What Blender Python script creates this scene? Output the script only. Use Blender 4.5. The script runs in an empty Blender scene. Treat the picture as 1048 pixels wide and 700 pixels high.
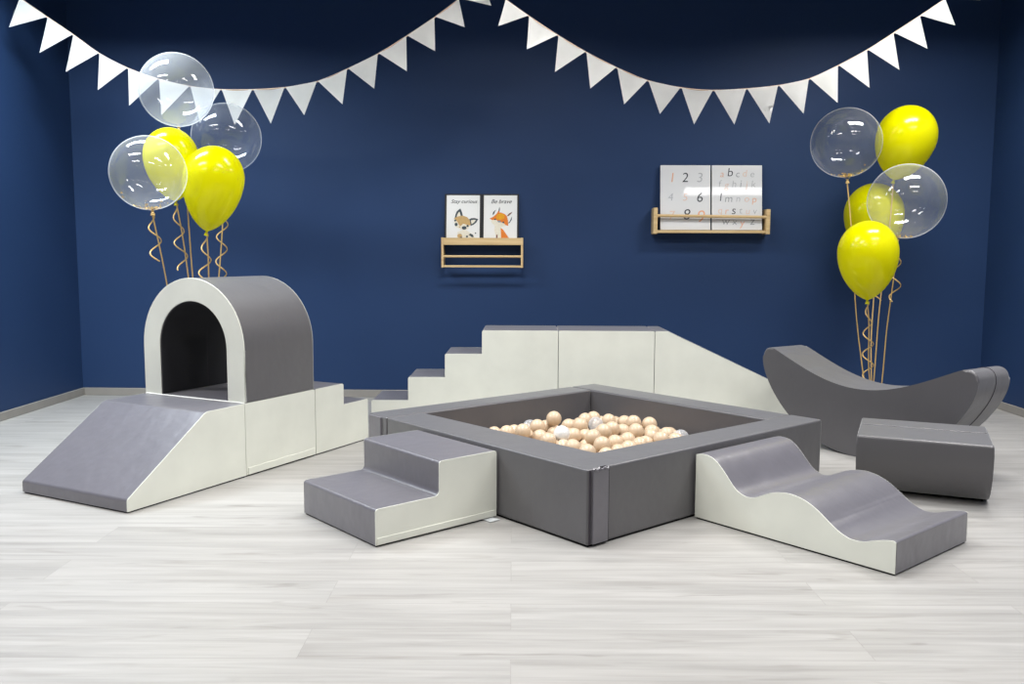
import bpy, bmesh, math, random
from math import sin, cos, pi, radians
from mathutils import Vector, Matrix
random.seed(7)
sc = bpy.context.scene
COL = sc.collection

# ------------------------------------------------------------------ helpers
def link(o, parent=None):
    COL.objects.link(o)
    if parent is not None:
        o.parent = parent
    return o

def thing(name, label, cat, loc=(0, 0, 0), rotz=0.0, group=None):
    o = bpy.data.objects.new(name, None)
    o.empty_display_size = 0.1
    link(o)
    o.location = loc
    o.rotation_euler = (0, 0, rotz)
    o['label'] = label
    o['category'] = cat
    if group:
        o['group'] = group
    return o

def tag(o, label, cat, group=None):
    o['label'] = label
    o['category'] = cat
    if group:
        o['group'] = group
    return o

def mesh_from_bm(name, bm, mats, smooth=True, angle=38):
    bmesh.ops.recalc_face_normals(bm, faces=bm.faces)
    me = bpy.data.meshes.new(name)
    bm.to_mesh(me)
    bm.free()
    if not isinstance(mats, (list, tuple)):
        mats = [mats]
    for m in mats:
        me.materials.append(m)
    if smooth:
        for p in me.polygons:
            p.use_smooth = True
        me.set_sharp_from_angle(angle=radians(angle))
    return me

def obj(name, bm, mats, parent=None, smooth=True, angle=38):
    o = link(bpy.data.objects.new(name, mesh_from_bm(name, bm, mats, smooth, angle)), parent)
    if smooth and angle < 60:
        w = o.modifiers.new('normals', 'WEIGHTED_NORMAL')
        w.keep_sharp = True
        w.weight = 100
    return o

def struct(name, bm, mat, smooth=False):
    o = obj(name, bm, mat, None, smooth)
    o['kind'] = 'structure'
    return o

def round_poly(pts, radii, seg=5):
    """polygon (list of 2-D points) with each corner rounded by its radius"""
    out = []
    n = len(pts)
    for i in range(n):
        p = Vector(pts[i]); a = Vector(pts[i - 1]); b = Vector(pts[(i + 1) % n])
        r = radii[i] if isinstance(radii, (list, tuple)) else radii
        if r <= 0:
            out.append((p.x, p.y)); continue
        da = (a - p).normalized(); db = (b - p).normalized()
        ang = da.angle(db)
        if ang > pi - 0.05:
            out.append((p.x, p.y)); continue
        t = min(r / math.tan(ang / 2), 0.45 * (a - p).length, 0.45 * (b - p).length)
        rr = t * math.tan(ang / 2)
        c = p + (da + db).normalized() * (rr / sin(ang / 2))
        s = p + da * t; e = p + db * t
        a0 = math.atan2(s.y - c.y, s.x - c.x); a1 = math.atan2(e.y - c.y, e.x - c.x)
        d = (a1 - a0 + pi) % (2 * pi) - pi
        for k in range(seg + 1):
            th = a0 + d * k / seg
            out.append((c.x + rr * cos(th), c.y + rr * sin(th)))
    return out

def add_extrude(bm, prof, y0, y1, bev=0.0, seg=2):
    """profile in (x, z) swept from y0 to y1, its end rims bevelled"""
    va = [bm.verts.new((x, y0, z)) for x, z in prof]
    vb = [bm.verts.new((x, y1, z)) for x, z in prof]
    n = len(prof)
    for i in range(n):
        j = (i + 1) % n
        bm.faces.new((va[i], va[j], vb[j], vb[i]))
    bm.faces.new(va[::-1]); bm.faces.new(vb)
    if bev > 0:
        es = []
        for loop in (va, vb):
            for i in range(n):
                e = bm.edges.get((loop[i], loop[(i + 1) % n]))
                if e: es.append(e)
        bmesh.ops.bevel(bm, geom=es, offset=bev, segments=seg, affect='EDGES', profile=0.5, clamp_overlap=True)

def add_prism(bm, xy, z0, z1, bev=0.0, seg=2):
    va = [bm.verts.new((x, y, z0)) for x, y in xy]
    vb = [bm.verts.new((x, y, z1)) for x, y in xy]
    n = len(xy)
    fs = [bm.faces.new((va[i], va[(i + 1) % n], vb[(i + 1) % n], vb[i])) for i in range(n)]
    fs += [bm.faces.new(va[::-1]), bm.faces.new(vb)]
    if bev > 0:
        es = list({e for f in fs for e in f.edges})
        bmesh.ops.bevel(bm, geom=es, offset=bev, segments=seg, affect='EDGES', profile=0.5, clamp_overlap=True)

def add_box(bm, a, b, bev=0.0, seg=2):
    add_prism(bm, [(a[0], a[1]), (b[0], a[1]), (b[0], b[1]), (a[0], b[1])], a[2], b[2], bev, seg)

def add_tube(bm, pts, r, sides=8, flat=1.0):
    pts = [Vector(p) for p in pts]
    rings = []
    up = Vector((0, 1, 0))
    for i, p in enumerate(pts):
        t = (pts[min(i + 1, len(pts) - 1)] - pts[max(i - 1, 0)]).normalized()
        a = t.cross(up)
        if a.length < 1e-4:
            a = t.cross(Vector((1, 0, 0)))
        a.normalize()
        b = t.cross(a).normalized()
        rr = r[i] if isinstance(r, (list, tuple)) else r
        rings.append([bm.verts.new(p + a * (rr * cos(2 * pi * k / sides)) + b * (rr * flat * sin(2 * pi * k / sides))) for k in range(sides)])
    for i in range(len(rings) - 1):
        for k in range(sides):
            l = (k + 1) % sides
            bm.faces.new((rings[i][k], rings[i][l], rings[i + 1][l], rings[i + 1][k]))
    bm.faces.new(rings[0][::-1]); bm.faces.new(rings[-1])

def add_lathe(bm, prof, seg=40, M=Matrix.Identity(4)):
    """profile (r, z) from bottom to top, turned about z, then placed by M"""
    rings = []
    for r, z in prof:
        if r < 1e-6:
            rings.append([bm.verts.new(M @ Vector((0, 0, z)))])
        else:
            rings.append([bm.verts.new(M @ Vector((r * cos(2 * pi * k / seg), r * sin(2 * pi * k / seg), z))) for k in range(seg)])
    for a, b in zip(rings, rings[1:]):
        for k in range(seg):
            l = (k + 1) % seg
            if len(a) == 1 and len(b) == 1: continue
            if len(a) == 1: bm.faces.new((a[0], b[l], b[k]))
            elif len(b) == 1: bm.faces.new((a[k], a[l], b[0]))
            else: bm.faces.new((a[k], a[l], b[l], b[k]))

# ------------------------------------------------------------------ materials
def srgb(r, g, b):
    f = lambda c: (c / 255 / 12.92) if c / 255 <= 0.04045 else ((c / 255 + 0.055) / 1.055) ** 2.4
    return (f(r), f(g), f(b), 1.0)

def new_mat(name):
    m = bpy.data.materials.new(name)
    m.use_nodes = True
    nt = m.node_tree
    nt.nodes.clear()
    out = nt.nodes.new('ShaderNodeOutputMaterial')
    return m, nt, out

def N(nt, typ, **kw):
    n = nt.nodes.new(typ)
    for k, v in kw.items():
        if k in n.inputs.keys() if isinstance(k, str) else False:
            n.inputs[k].default_value = v
        else:
            setattr(n, k, v)
    return n

def mat_simple(name, col, rough=0.5, spec=0.5, noise=0.04, scale=6.0, bump=0.0, bscale=200.0, coat=0.0, metal=0.0, subsurf=0.0):
    """principled surface with a little procedural mottling and optional fine bump"""
    m, nt, out = new_mat(name)
    p = N(nt, 'ShaderNodeBsdfPrincipled')
    p.inputs['Roughness'].default_value = rough
    p.inputs['Specular IOR Level'].default_value = spec
    p.inputs['Coat Weight'].default_value = coat
    p.inputs['Metallic'].default_value = metal
    tc = N(nt, 'ShaderNodeTexCoord')
    nz = N(nt, 'ShaderNodeTexNoise')
    nz.inputs['Scale'].default_value = scale
    nz.inputs['Detail'].default_value = 4
    nt.links.new(tc.outputs['Object'], nz.inputs['Vector'])
    rp = N(nt, 'ShaderNodeValToRGB')
    rp.color_ramp.elements[0].position = 0.3
    rp.color_ramp.elements[1].position = 0.7
    rp.color_ramp.elements[0].color = [c * (1 - noise) for c in col[:3]] + [1]
    rp.color_ramp.elements[1].color = [min(1, c * (1 + noise)) for c in col[:3]] + [1]
    nt.links.new(nz.outputs['Fac'], rp.inputs['Fac'])
    nt.links.new(rp.outputs['Color'], p.inputs['Base Color'])
    if bump > 0:
        n2 = N(nt, 'ShaderNodeTexNoise')
        n2.inputs['Scale'].default_value = bscale
        n2.inputs['Detail'].default_value = 3
        nt.links.new(tc.outputs['Object'], n2.inputs['Vector'])
        b = N(nt, 'ShaderNodeBump')
        b.inputs['Strength'].default_value = bump
        b.inputs['Distance'].default_value = 0.01
        nt.links.new(n2.outputs['Fac'], b.inputs['Height'])
        nt.links.new(b.outputs['Normal'], p.inputs['Normal'])
    nt.links.new(p.outputs[0], out.inputs['Surface'])
    return m

def mat_leather(name, col, rough=0.42, wr=0.25, spec=0.45, sheen=0.0):
    """leatherette: fine grain plus broad soft wrinkles"""
    m, nt, out = new_mat(name)
    p = N(nt, 'ShaderNodeBsdfPrincipled')
    p.inputs['Roughness'].default_value = rough
    p.inputs['Specular IOR Level'].default_value = spec
    p.inputs['Sheen Weight'].default_value = sheen
    p.inputs['Sheen Roughness'].default_value = 0.45
    tc = N(nt, 'ShaderNodeTexCoord')
    n1 = N(nt, 'ShaderNodeTexNoise'); n1.inputs['Scale'].default_value = 5.0; n1.inputs['Detail'].default_value = 3
    n2 = N(nt, 'ShaderNodeTexNoise'); n2.inputs['Scale'].default_value = 260.0; n2.inputs['Detail'].default_value = 2
    n3 = N(nt, 'ShaderNodeTexNoise'); n3.inputs['Scale'].default_value = 9.0; n3.inputs['Detail'].default_value = 2
    for n in (n1, n2, n3):
        nt.links.new(tc.outputs['Object'], n.inputs['Vector'])
    rp = N(nt, 'ShaderNodeValToRGB')
    rp.color_ramp.elements[0].position = 0.3; rp.color_ramp.elements[1].position = 0.7
    rp.color_ramp.elements[0].color = [c * 0.955 for c in col[:3]] + [1]
    rp.color_ramp.elements[1].color = [min(1, c * 1.045) for c in col[:3]] + [1]
    nt.links.new(n1.outputs['Fac'], rp.inputs['Fac'])
    nt.links.new(rp.outputs['Color'], p.inputs['Base Color'])
    b1 = N(nt, 'ShaderNodeBump'); b1.inputs['Strength'].default_value = 0.12; b1.inputs['Distance'].default_value = 0.002
    b2 = N(nt, 'ShaderNodeBump'); b2.inputs['Strength'].default_value = wr; b2.inputs['Distance'].default_value = 0.02
    nt.links.new(n2.outputs['Fac'], b1.inputs['Height'])
    nt.links.new(n3.outputs['Fac'], b2.inputs['Height'])
    nt.links.new(b1.outputs['Normal'], b2.inputs['Normal'])
    nt.links.new(b2.outputs['Normal'], p.inputs['Normal'])
    nt.links.new(p.outputs[0], out.inputs['Surface'])
    return m

def mat_floor():
    m, nt, out = new_mat('whitewashed_oak_laminate')
    L = nt.links.new
    p = N(nt, 'ShaderNodeBsdfPrincipled')
    p.inputs['Roughness'].default_value = 0.42
    p.inputs['Specular IOR Level'].default_value = 0.35
    tc = N(nt, 'ShaderNodeTexCoord')
    # planks
    br = N(nt, 'ShaderNodeTexBrick')
    br.offset = 0.37; br.offset_frequency = 2
    br.inputs['Scale'].default_value = 1.0
    br.inputs['Brick Width'].default_value = 1.65
    br.inputs['Row Height'].default_value = 0.2
    br.inputs['Mortar Size'].default_value = 0.0012
    br.inputs['Mortar Smooth'].default_value = 0.3
    br.inputs['Color1'].default_value = (0, 0, 0, 1); br.inputs['Color2'].default_value = (1, 1, 1, 1)
    br.inputs['Mortar'].default_value = (0.5, 0.5, 0.5, 1)
    L(tc.outputs['Object'], br.inputs['Vector'])
    # per-plank shift of the grain
    sh = N(nt, 'ShaderNodeVectorMath', operation='MULTIPLY')
    L(br.outputs['Color'], sh.inputs[0]); sh.inputs[1].default_value = (17.0, 9.0, 31.0)
    ad = N(nt, 'ShaderNodeVectorMath', operation='ADD')
    L(tc.outputs['Object'], ad.inputs[0]); L(sh.outputs[0], ad.inputs[1])
    mp = N(nt, 'ShaderNodeMapping'); mp.inputs['Scale'].default_value = (1.0, 14.0, 1.0)
    L(ad.outputs[0], mp.inputs['Vector'])
    g1 = N(nt, 'ShaderNodeTexNoise'); g1.inputs['Scale'].default_value = 1.0; g1.inputs['Detail'].default_value = 6; g1.inputs['Roughness'].default_value = 0.62; g1.inputs['Distortion'].default_value = 0.6
    L(mp.outputs[0], g1.inputs['Vector'])
    mp2 = N(nt, 'ShaderNodeMapping'); mp2.inputs['Scale'].default_value = (2.2, 70.0, 1.0)
    L(ad.outputs[0], mp2.inputs['Vector'])
    g2 = N(nt, 'ShaderNodeTexNoise'); g2.inputs['Scale'].default_value = 1.0; g2.inputs['Detail'].default_value = 4
    L(mp2.outputs[0], g2.inputs['Vector'])
    # darker streaks with knots
    mp3 = N(nt, 'ShaderNodeMapping'); mp3.inputs['Scale'].default_value = (1.5, 8.0, 1.0)
    L(ad.outputs[0], mp3.inputs['Vector'])
    g3 = N(nt, 'ShaderNodeTexNoise'); g3.inputs['Scale'].default_value = 1.0; g3.inputs['Detail'].default_value = 3; g3.inputs['Distortion'].default_value = 1.4
    L(mp3.outputs[0], g3.inputs['Vector'])
    r3 = N(nt, 'ShaderNodeValToRGB'); r3.color_ramp.elements[0].position = 0.6; r3.color_ramp.elements[1].position = 0.8
    L(g3.outputs['Fac'], r3.inputs['Fac'])
    r1 = N(nt, 'ShaderNodeValToRGB')
    e = r1.color_ramp.elements
    e[0].position = 0.28; e[0].color = FLOOR_DARK
    e[1].position = 0.62; e[1].color = FLOOR_LIGHT
    L(g1.outputs['Fac'], r1.inputs['Fac'])
    mx = N(nt, 'ShaderNodeMix', data_type='RGBA', blend_type='MULTIPLY')
    L(r1.outputs['Color'], mx.inputs[6])
    r2 = N(nt, 'ShaderNodeValToRGB')
    r2.color_ramp.elements[0].position = 0.3; r2.color_ramp.elements[0].color = (0.90, 0.895, 0.89, 1)
    r2.color_ramp.elements[1].position = 0.6; r2.color_ramp.elements[1].color = (1, 1, 1, 1)
    L(g2.outputs['Fac'], r2.inputs['Fac'])
    L(r2.outputs['Color'], mx.inputs[7]); mx.inputs[0].default_value = 1.0
    m2 = N(nt, 'ShaderNodeMix', data_type='RGBA', blend_type='MULTIPLY')
    L(r3.outputs['Color'], m2.inputs[0])
    L(mx.outputs[2], m2.inputs[6]); m2.inputs[7].default_value = (0.80, 0.78, 0.76, 1)
    mp4 = N(nt, 'ShaderNodeMapping'); mp4.inputs['Scale'].default_value = (3.2, 21.0, 1.0)
    L(ad.outputs[0], mp4.inputs['Vector'])
    g4 = N(nt, 'ShaderNodeTexNoise'); g4.inputs['Scale'].default_value = 1.0; g4.inputs['Detail'].default_value = 2.5; g4.inputs['Distortion'].default_value = 0.8
    L(mp4.outputs[0], g4.inputs['Vector'])
    r4 = N(nt, 'ShaderNodeValToRGB'); r4.color_ramp.elements[0].position = 0.64; r4.color_ramp.elements[1].position = 0.84
    L(g4.outputs['Fac'], r4.inputs['Fac'])
    m2b = N(nt, 'ShaderNodeMix', data_type='RGBA', blend_type='MULTIPLY')
    L(r4.outputs['Color'], m2b.inputs[0]); L(m2.outputs[2], m2b.inputs[6]); m2b.inputs[7].default_value = (0.62, 0.60, 0.58, 1)
    # plank tone
    pt = N(nt, 'ShaderNodeValToRGB')
    pt.color_ramp.elements[0].color = (0.965, 0.96, 0.955, 1); pt.color_ramp.elements[1].color = (1, 1, 1, 1)
    L(br.outputs['Color'], pt.inputs['Fac'])
    m3 = N(nt, 'ShaderNodeMix', data_type='RGBA', blend_type='MULTIPLY'); m3.inputs[0].default_value = 1.0
    L(m2b.outputs[2], m3.inputs[6]); L(pt.outputs['Color'], m3.inputs[7])
    m4 = N(nt, 'ShaderNodeMix', data_type='RGBA', blend_type='MULTIPLY')
    L(br.outputs['Fac'], m4.inputs[0]); L(m3.outputs[2], m4.inputs[6]); m4.inputs[7].default_value = (0.82, 0.81, 0.80, 1)
    L(m4.outputs[2], p.inputs['Base Color'])
    b = N(nt, 'ShaderNodeBump'); b.inputs['Strength'].default_value = 0.08; b.inputs['Distance'].default_value = 0.004
    L(g2.outputs['Fac'], b.inputs['Height']); L(b.outputs['Normal'], p.inputs['Normal'])
    L(p.outputs[0], out.inputs['Surface'])
    return m

def mat_wood(name, dark, light):
    m, nt, out = new_mat(name)
    p = N(nt, 'ShaderNodeBsdfPrincipled'); p.inputs['Roughness'].default_value = 0.5
    tc = N(nt, 'ShaderNodeTexCoord')
    mp = N(nt, 'ShaderNodeMapping'); mp.inputs['Scale'].default_value = (3, 40, 40)
    nz = N(nt, 'ShaderNodeTexNoise'); nz.inputs['Scale'].default_value = 1; nz.inputs['Detail'].default_value = 5
    rp = N(nt, 'ShaderNodeValToRGB')
    rp.color_ramp.elements[0].position = 0.3; rp.color_ramp.elements[0].color = dark
    rp.color_ramp.elements[1].position = 0.65; rp.color_ramp.elements[1].color = light
    nt.links.new(tc.outputs['Object'], mp.inputs['Vector']); nt.links.new(mp.outputs[0], nz.inputs['Vector'])
    nt.links.new(nz.outputs['Fac'], rp.inputs['Fac']); nt.links.new(rp.outputs['Color'], p.inputs['Base Color'])
    nt.links.new(p.outputs[0], out.inputs['Surface'])
    return m

def mat_clear_balloon(name, haze, edge):
    """thin clear film: see-through in the middle, milky and shiny towards the rim"""
    m, nt, out = new_mat(name)
    L = nt.links.new
    tr = N(nt, 'ShaderNodeBsdfTransparent'); tr.inputs['Color'].default_value = (0.97, 0.98, 1.0, 1)
    df = N(nt, 'ShaderNodeBsdfDiffuse'); df.inputs['Color'].default_value = (0.93, 0.95, 0.98, 1)
    tl = N(nt, 'ShaderNodeBsdfTranslucent'); tl.inputs['Color'].default_value = (0.93, 0.95, 0.98, 1)
    ml = N(nt, 'ShaderNodeMixShader'); ml.inputs[0].default_value = 0.5
    L(df.outputs[0], ml.inputs[1]); L(tl.outputs[0], ml.inputs[2])
    gl = N(nt, 'ShaderNodeBsdfGlossy'); gl.inputs['Roughness'].default_value = 0.06
    lw = N(nt, 'ShaderNodeLayerWeight'); lw.inputs['Blend'].default_value = 0.35
    rp = N(nt, 'ShaderNodeValToRGB')
    rp.color_ramp.elements[0].position = 0.0; rp.color_ramp.elements[0].color = (haze, haze, haze, 1)
    e = rp.color_ramp.elements.new(0.55); e.color = (haze * 1.15,) * 3 + (1,)
    rp.color_ramp.elements[-1].position = 1.0; rp.color_ramp.elements[-1].color = (edge, edge, edge, 1)
    L(lw.outputs['Facing'], rp.inputs['Fac'])
    nz = N(nt, 'ShaderNodeTexNoise'); nz.inputs['Scale'].default_value = 3.0; nz.inputs['Detail'].default_value = 3
    tc = N(nt, 'ShaderNodeTexCoord'); L(tc.outputs['Object'], nz.inputs['Vector'])
    mm = N(nt, 'ShaderNodeMath', operation='MULTIPLY_ADD'); L(nz.outputs['Fac'], mm.inputs[0]); mm.inputs[1].default_value = 0.6; mm.inputs[2].default_value = 0.7
    mu = N(nt, 'ShaderNodeMath', operation='MULTIPLY'); L(rp.outputs['Color'], mu.inputs[0]); L(mm.outputs[0], mu.inputs[1])
    m1 = N(nt, 'ShaderNodeMixShader'); L(mu.outputs[0], m1.inputs[0]); L(tr.outputs[0], m1.inputs[1]); L(ml.outputs[0], m1.inputs[2])
    m2 = N(nt, 'ShaderNodeMixShader')
    fr = N(nt, 'ShaderNodeMath', operation='MULTIPLY_ADD'); L(lw.outputs['Facing'], fr.inputs[0]); fr.inputs[1].default_value = 0.10; fr.inputs[2].default_value = 0.045
    L(fr.outputs[0], m2.inputs[0]); L(m1.outputs[0], m2.inputs[1]); L(gl.outputs[0], m2.inputs[2])
    L(m2.outputs[0], out.inputs['Surface'])
    return m

def mat_latex(name, col):
    """stretched rubber skin: half the light passes through it"""
    m, nt, out = new_mat(name)
    L = nt.links.new
    p = N(nt, 'ShaderNodeBsdfPrincipled'); p.inputs['Roughness'].default_value = 0.16; p.inputs['Specular IOR Level'].default_value = 0.45
    tl = N(nt, 'ShaderNodeBsdfTranslucent')
    tc = N(nt, 'ShaderNodeTexCoord'); nz = N(nt, 'ShaderNodeTexNoise'); nz.inputs['Scale'].default_value = 4.0
    rp = N(nt, 'ShaderNodeValToRGB')
    rp.color_ramp.elements[0].color = [c * .97 for c in col[:3]] + [1]; rp.color_ramp.elements[1].color = col
    L(tc.outputs['Object'], nz.inputs['Vector']); L(nz.outputs['Fac'], rp.inputs['Fac'])
    L(rp.outputs['Color'], p.inputs['Base Color']); L(rp.outputs['Color'], tl.inputs['Color'])
    mx = N(nt, 'ShaderNodeMixShader'); mx.inputs[0].default_value = 0.42
    L(p.outputs[0], mx.inputs[1]); L(tl.outputs[0], mx.inputs[2]); L(mx.outputs[0], out.inputs['Surface'])
    return m

def mat_emit(name, col, s):
    m, nt, out = new_mat(name)
    e = N(nt, 'ShaderNodeEmission'); e.inputs['Color'].default_value = col; e.inputs['Strength'].default_value = s
    nt.links.new(e.outputs[0], out.inputs['Surface'])
    return m

LAMP_W, LAMP_SPREAD, WORLD, EXPOSURE = 35.5, 152, 0.13, 0.0
FLOOR_DARK = srgb(152, 150, 147)
FLOOR_LIGHT = srgb(174, 172, 169)
M_FLOOR = mat_floor()
M_WALL = mat_simple('navy_wall_paint', srgb(38, 61, 99), 0.55, 0.25, 0.03, 1.2, 0.05, 300)
M_CEIL = mat_simple('ceiling_paint', srgb(70, 72, 76), 0.8, 0.2, 0.02, 2)
M_SKIRT = mat_simple('grey_skirting', srgb(150, 146, 140), 0.45, 0.4, 0.05, 8)
M_GREY = mat_leather('grey_leatherette', srgb(95, 92, 99), 0.36, 0.2, 0.8, 0.38)
M_GREY2 = mat_leather('darker_grey_leatherette', srgb(79, 77, 80), 0.42, 0.12, 0.7, 0.45)
M_GREY3 = mat_leather('charcoal_grey_leatherette', srgb(77, 75, 78), 0.42, 0.12, 0.7, 0.5)
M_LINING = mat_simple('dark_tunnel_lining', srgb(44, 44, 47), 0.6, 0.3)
M_WHITE = mat_leather('white_leatherette', srgb(222, 223, 212), 0.45, 0.05)
M_PIPE = mat_simple('white_piping', srgb(232, 232, 226), 0.5)
M_BASE = mat_simple('black_underside', srgb(16, 16, 18), 0.8, 0.2)
M_SEAM = mat_simple('dark_seam', srgb(62, 58, 64), 0.6, 0.2)
M_BALL = mat_simple('beige_ball_plastic', srgb(203, 180, 153), 0.30, 0.5, 0.03, 12)
M_PEARL = mat_simple('pearl_ball_plastic', srgb(232, 233, 232), 0.22, 0.6, 0.02, 12, coat=0.5)
M_CLEARBALL = mat_clear_balloon('clear_ball_plastic', 0.35, 0.75)
M_YEL = mat_latex('yellow_balloon_latex', srgb(240, 236, 2))
M_CLEAR = mat_clear_balloon('clear_balloon_film', 0.055, 0.55)
M_CLEAR3 = mat_clear_balloon('frosted_balloon_film', 0.17, 0.6)
M_CLEAR2 = mat_clear_balloon('milky_balloon_film', 0.085, 0.62)
M_GOLD = mat_simple('gold_ribbon', srgb(218, 182, 112), 0.35, 0.5, 0.05, 30, metal=0.15)
M_CONF = mat_simple('gold_confetti', srgb(190, 150, 60), 0.35, 0.5, 0.1, 60, metal=0.5)
M_FLAG = mat_simple('white_felt', srgb(236, 235, 231), 0.85, 0.1, 0.02, 20, 0.1, 400)
M_CORD = mat_simple('bunting_cord', srgb(200, 176, 158), 0.8, 0.1)
M_WOOD = mat_wood('pale_pine', srgb(205, 172, 120), srgb(226, 198, 148))
M_BLACKFR = mat_simple('black_frame', srgb(8, 8, 10), 0.5)
M_PAPER = mat_simple('print_paper', srgb(236, 236, 233), 0.6, 0.2, 0.01)
M_BOARD = mat_simple('glossy_board', srgb(226, 227, 228), 0.03, 0.5, 0.01)
M_TAG = mat_simple('care_tag_cloth', srgb(200, 204, 206), 0.6)
def flatmat(n, r, g, b): return mat_simple(n, srgb(r, g, b), 0.6, 0.2, 0.06, 60)
P_INK = flatmat('ink', 70, 72, 76)
P_DARK = flatmat('dark_watercolour', 74, 84, 90)
P_TAN = flatmat('tan_watercolour', 200, 166, 112)
P_CREAM = flatmat('cream_watercolour', 232, 226, 208)
P_ORANGE = flatmat('orange_watercolour', 226, 128, 52)
P_YELLOW = flatmat('ochre_watercolour', 228, 162, 40)
P_BROWN = flatmat('brown_watercolour', 120, 82, 70)
P_LGREY = flatmat('pale_grey_marker', 178, 180, 183)
P_MGREY = flatmat('grey_marker', 150, 154, 158)
P_ORM = flatmat('orange_marker', 228, 172, 138)
P_PALEOR = flatmat('pale_orange_marker', 224, 196, 180)
P_BLACKM = flatmat('black_marker', 52, 56, 64)

# ------------------------------------------------------------------ the room
XL, YL, XR, YR = -3.453, 7.009, 3.675, 6.844
YAW = math.atan2(YR - YL, XR - XL)
WW = math.hypot(XR - XL, YR - YL)
DEPTH, HT, TH = 10.0, 3.3, 0.12
def R2(u, v):            # room frame: u along the back wall, v towards the viewer
    return (XL + cos(YAW) * u + sin(YAW) * v, YL + sin(YAW) * u - cos(YAW) * v)
def rquad(u0, v0, u1, v1): return [R2(u0, v0), R2(u1, v0), R2(u1, v1), R2(u0, v1)]
def room_box(name, u0, v0, u1, v1, z0, z1, mat, bev=0):
    bm = bmesh.new(); add_prism(bm, rquad(u0, v0, u1, v1), z0, z1, bev); return struct(name, bm, mat)
room_box('floor', -TH, -TH, WW + TH, DEPTH, -0.1, 0.0, M_FLOOR)
room_box('wall_back', -TH, -TH, WW + TH, 0, 0, HT, M_WALL)
room_box('wall_left', -TH, 0, 0, DEPTH, 0, HT, M_WALL)
room_box('wall_right', WW, 0, WW + TH, DEPTH, 0, HT, M_WALL)
room_box('ceiling', -TH, -TH, WW + TH, DEPTH, HT, HT + 0.1, M_CEIL)
room_box('baseboard_back', 0.014, 0, WW - 0.014, 0.014, 0, 0.06, M_SKIRT, 0.004)
room_box('baseboard_left', 0, 0, 0.014, DEPTH, 0, 0.06, M_SKIRT, 0.004)
room_box('baseboard_right', WW - 0.014, 0, WW, DEPTH, 0, 0.06, M_SKIRT, 0.004)

# ------------------------------------------------------------------ soft-play blocks
E_ = 0.004
def inset_base(parent, x0, x1, y0, y1):
    bm = bmesh.new(); add_box(bm, (x0 + .006, y0 + .006, 0), (x1 - .006, y1 - .006, 0.012)); obj('base', bm, M_BASE, parent)

def soft_block(root, prof, y0, y1, radii, bx, seg=5, white=True, flap=None):
    """grey cover over the top and ends, a white panel on either side, dark underside"""
    rp = round_poly(prof, radii, seg)
    rp = [(x, max(z, 0.007)) for x, z in rp]
    bm = bmesh.new(); add_extrude(bm, rp, y0 + E_, y1 - .001, 0.004, 3)
    obj('cover', bm, M_GREY, root)
    for a, b in ((y0, y0 + E_), (y1 - .0022, y1)):
        bm = bmesh.new(); add_extrude(bm, rp, a, b, 0.0018 if a == y0 else .0016)
        o = obj('side_panel', bm, M_WHITE, root); o['label'] = 'white side panel'
    inset_base(root, bx[0], bx[1], y0, y1)
    if flap:
        for (fx0, fx1, zt) in flap:
            bm = bmesh.new(); add_box(bm, (fx0, y0 - 0.004, 0.009), (fx1, y0 + 0.002, zt), 0.0015)
            o = obj('zip_flap', bm, M_WHITE, root); o['label'] = 'white zip flap along the lower edge'

# --- left set: slide, square block with tunnel on it, small steps
LX, LY, LA, LW, LH = -1.6929, 3.7829, 1.0989, 0.7236, 0.3801
r = thing('soft_slide', 'grey and white foam slide wedge leading up to the tunnel on the left', 'slide', (LX, LY, 0), LA)
soft_block(r, [(0, 0), (0.7256, 0), (0.7256, LH), (0.469, LH), (0, 0.0606)], 0, LW, [.004, .004, .008, .05, .018], (0, .7256), seg=6)
def left_origin(s): return (LX + cos(LA) * s, LY + sin(LA) * s, 0)
r = thing('soft_block', 'low white sided foam block carrying the arched tunnel', 'block', left_origin(0.7286), LA)
BL = 1.2735 - 0.7286
soft_block(r, [(0, 0), (BL, 0), (BL, LH), (0, LH)], 0.0, LW, [.004, .004, .01, .006], (0, BL), flap=[(0.01, BL - 0.01, 0.045)])
bm = bmesh.new(); add_tube(bm, [(0.002, 0.006, LH + .001), (0.002, LW - .006, LH + .001)], 0.0045, 8)
o = obj('piping', bm, M_PIPE, r); o['label'] = 'white piping along the front edge'
r = thing('soft_steps', 'small two level white sided foam steps behind the tunnel block', 'steps', left_origin(1.2785), LA)
S3, S4 = 1.5335 - 1.2785, 1.771 - 1.2785
soft_block(r, [(0, 0), (S4, 0), (S4, .2544), (S3, .2544), (S3, LH), (0, LH)], 0.0, LW, [.004, .004, .01, .004, .012, .01], (0, S4))

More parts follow.
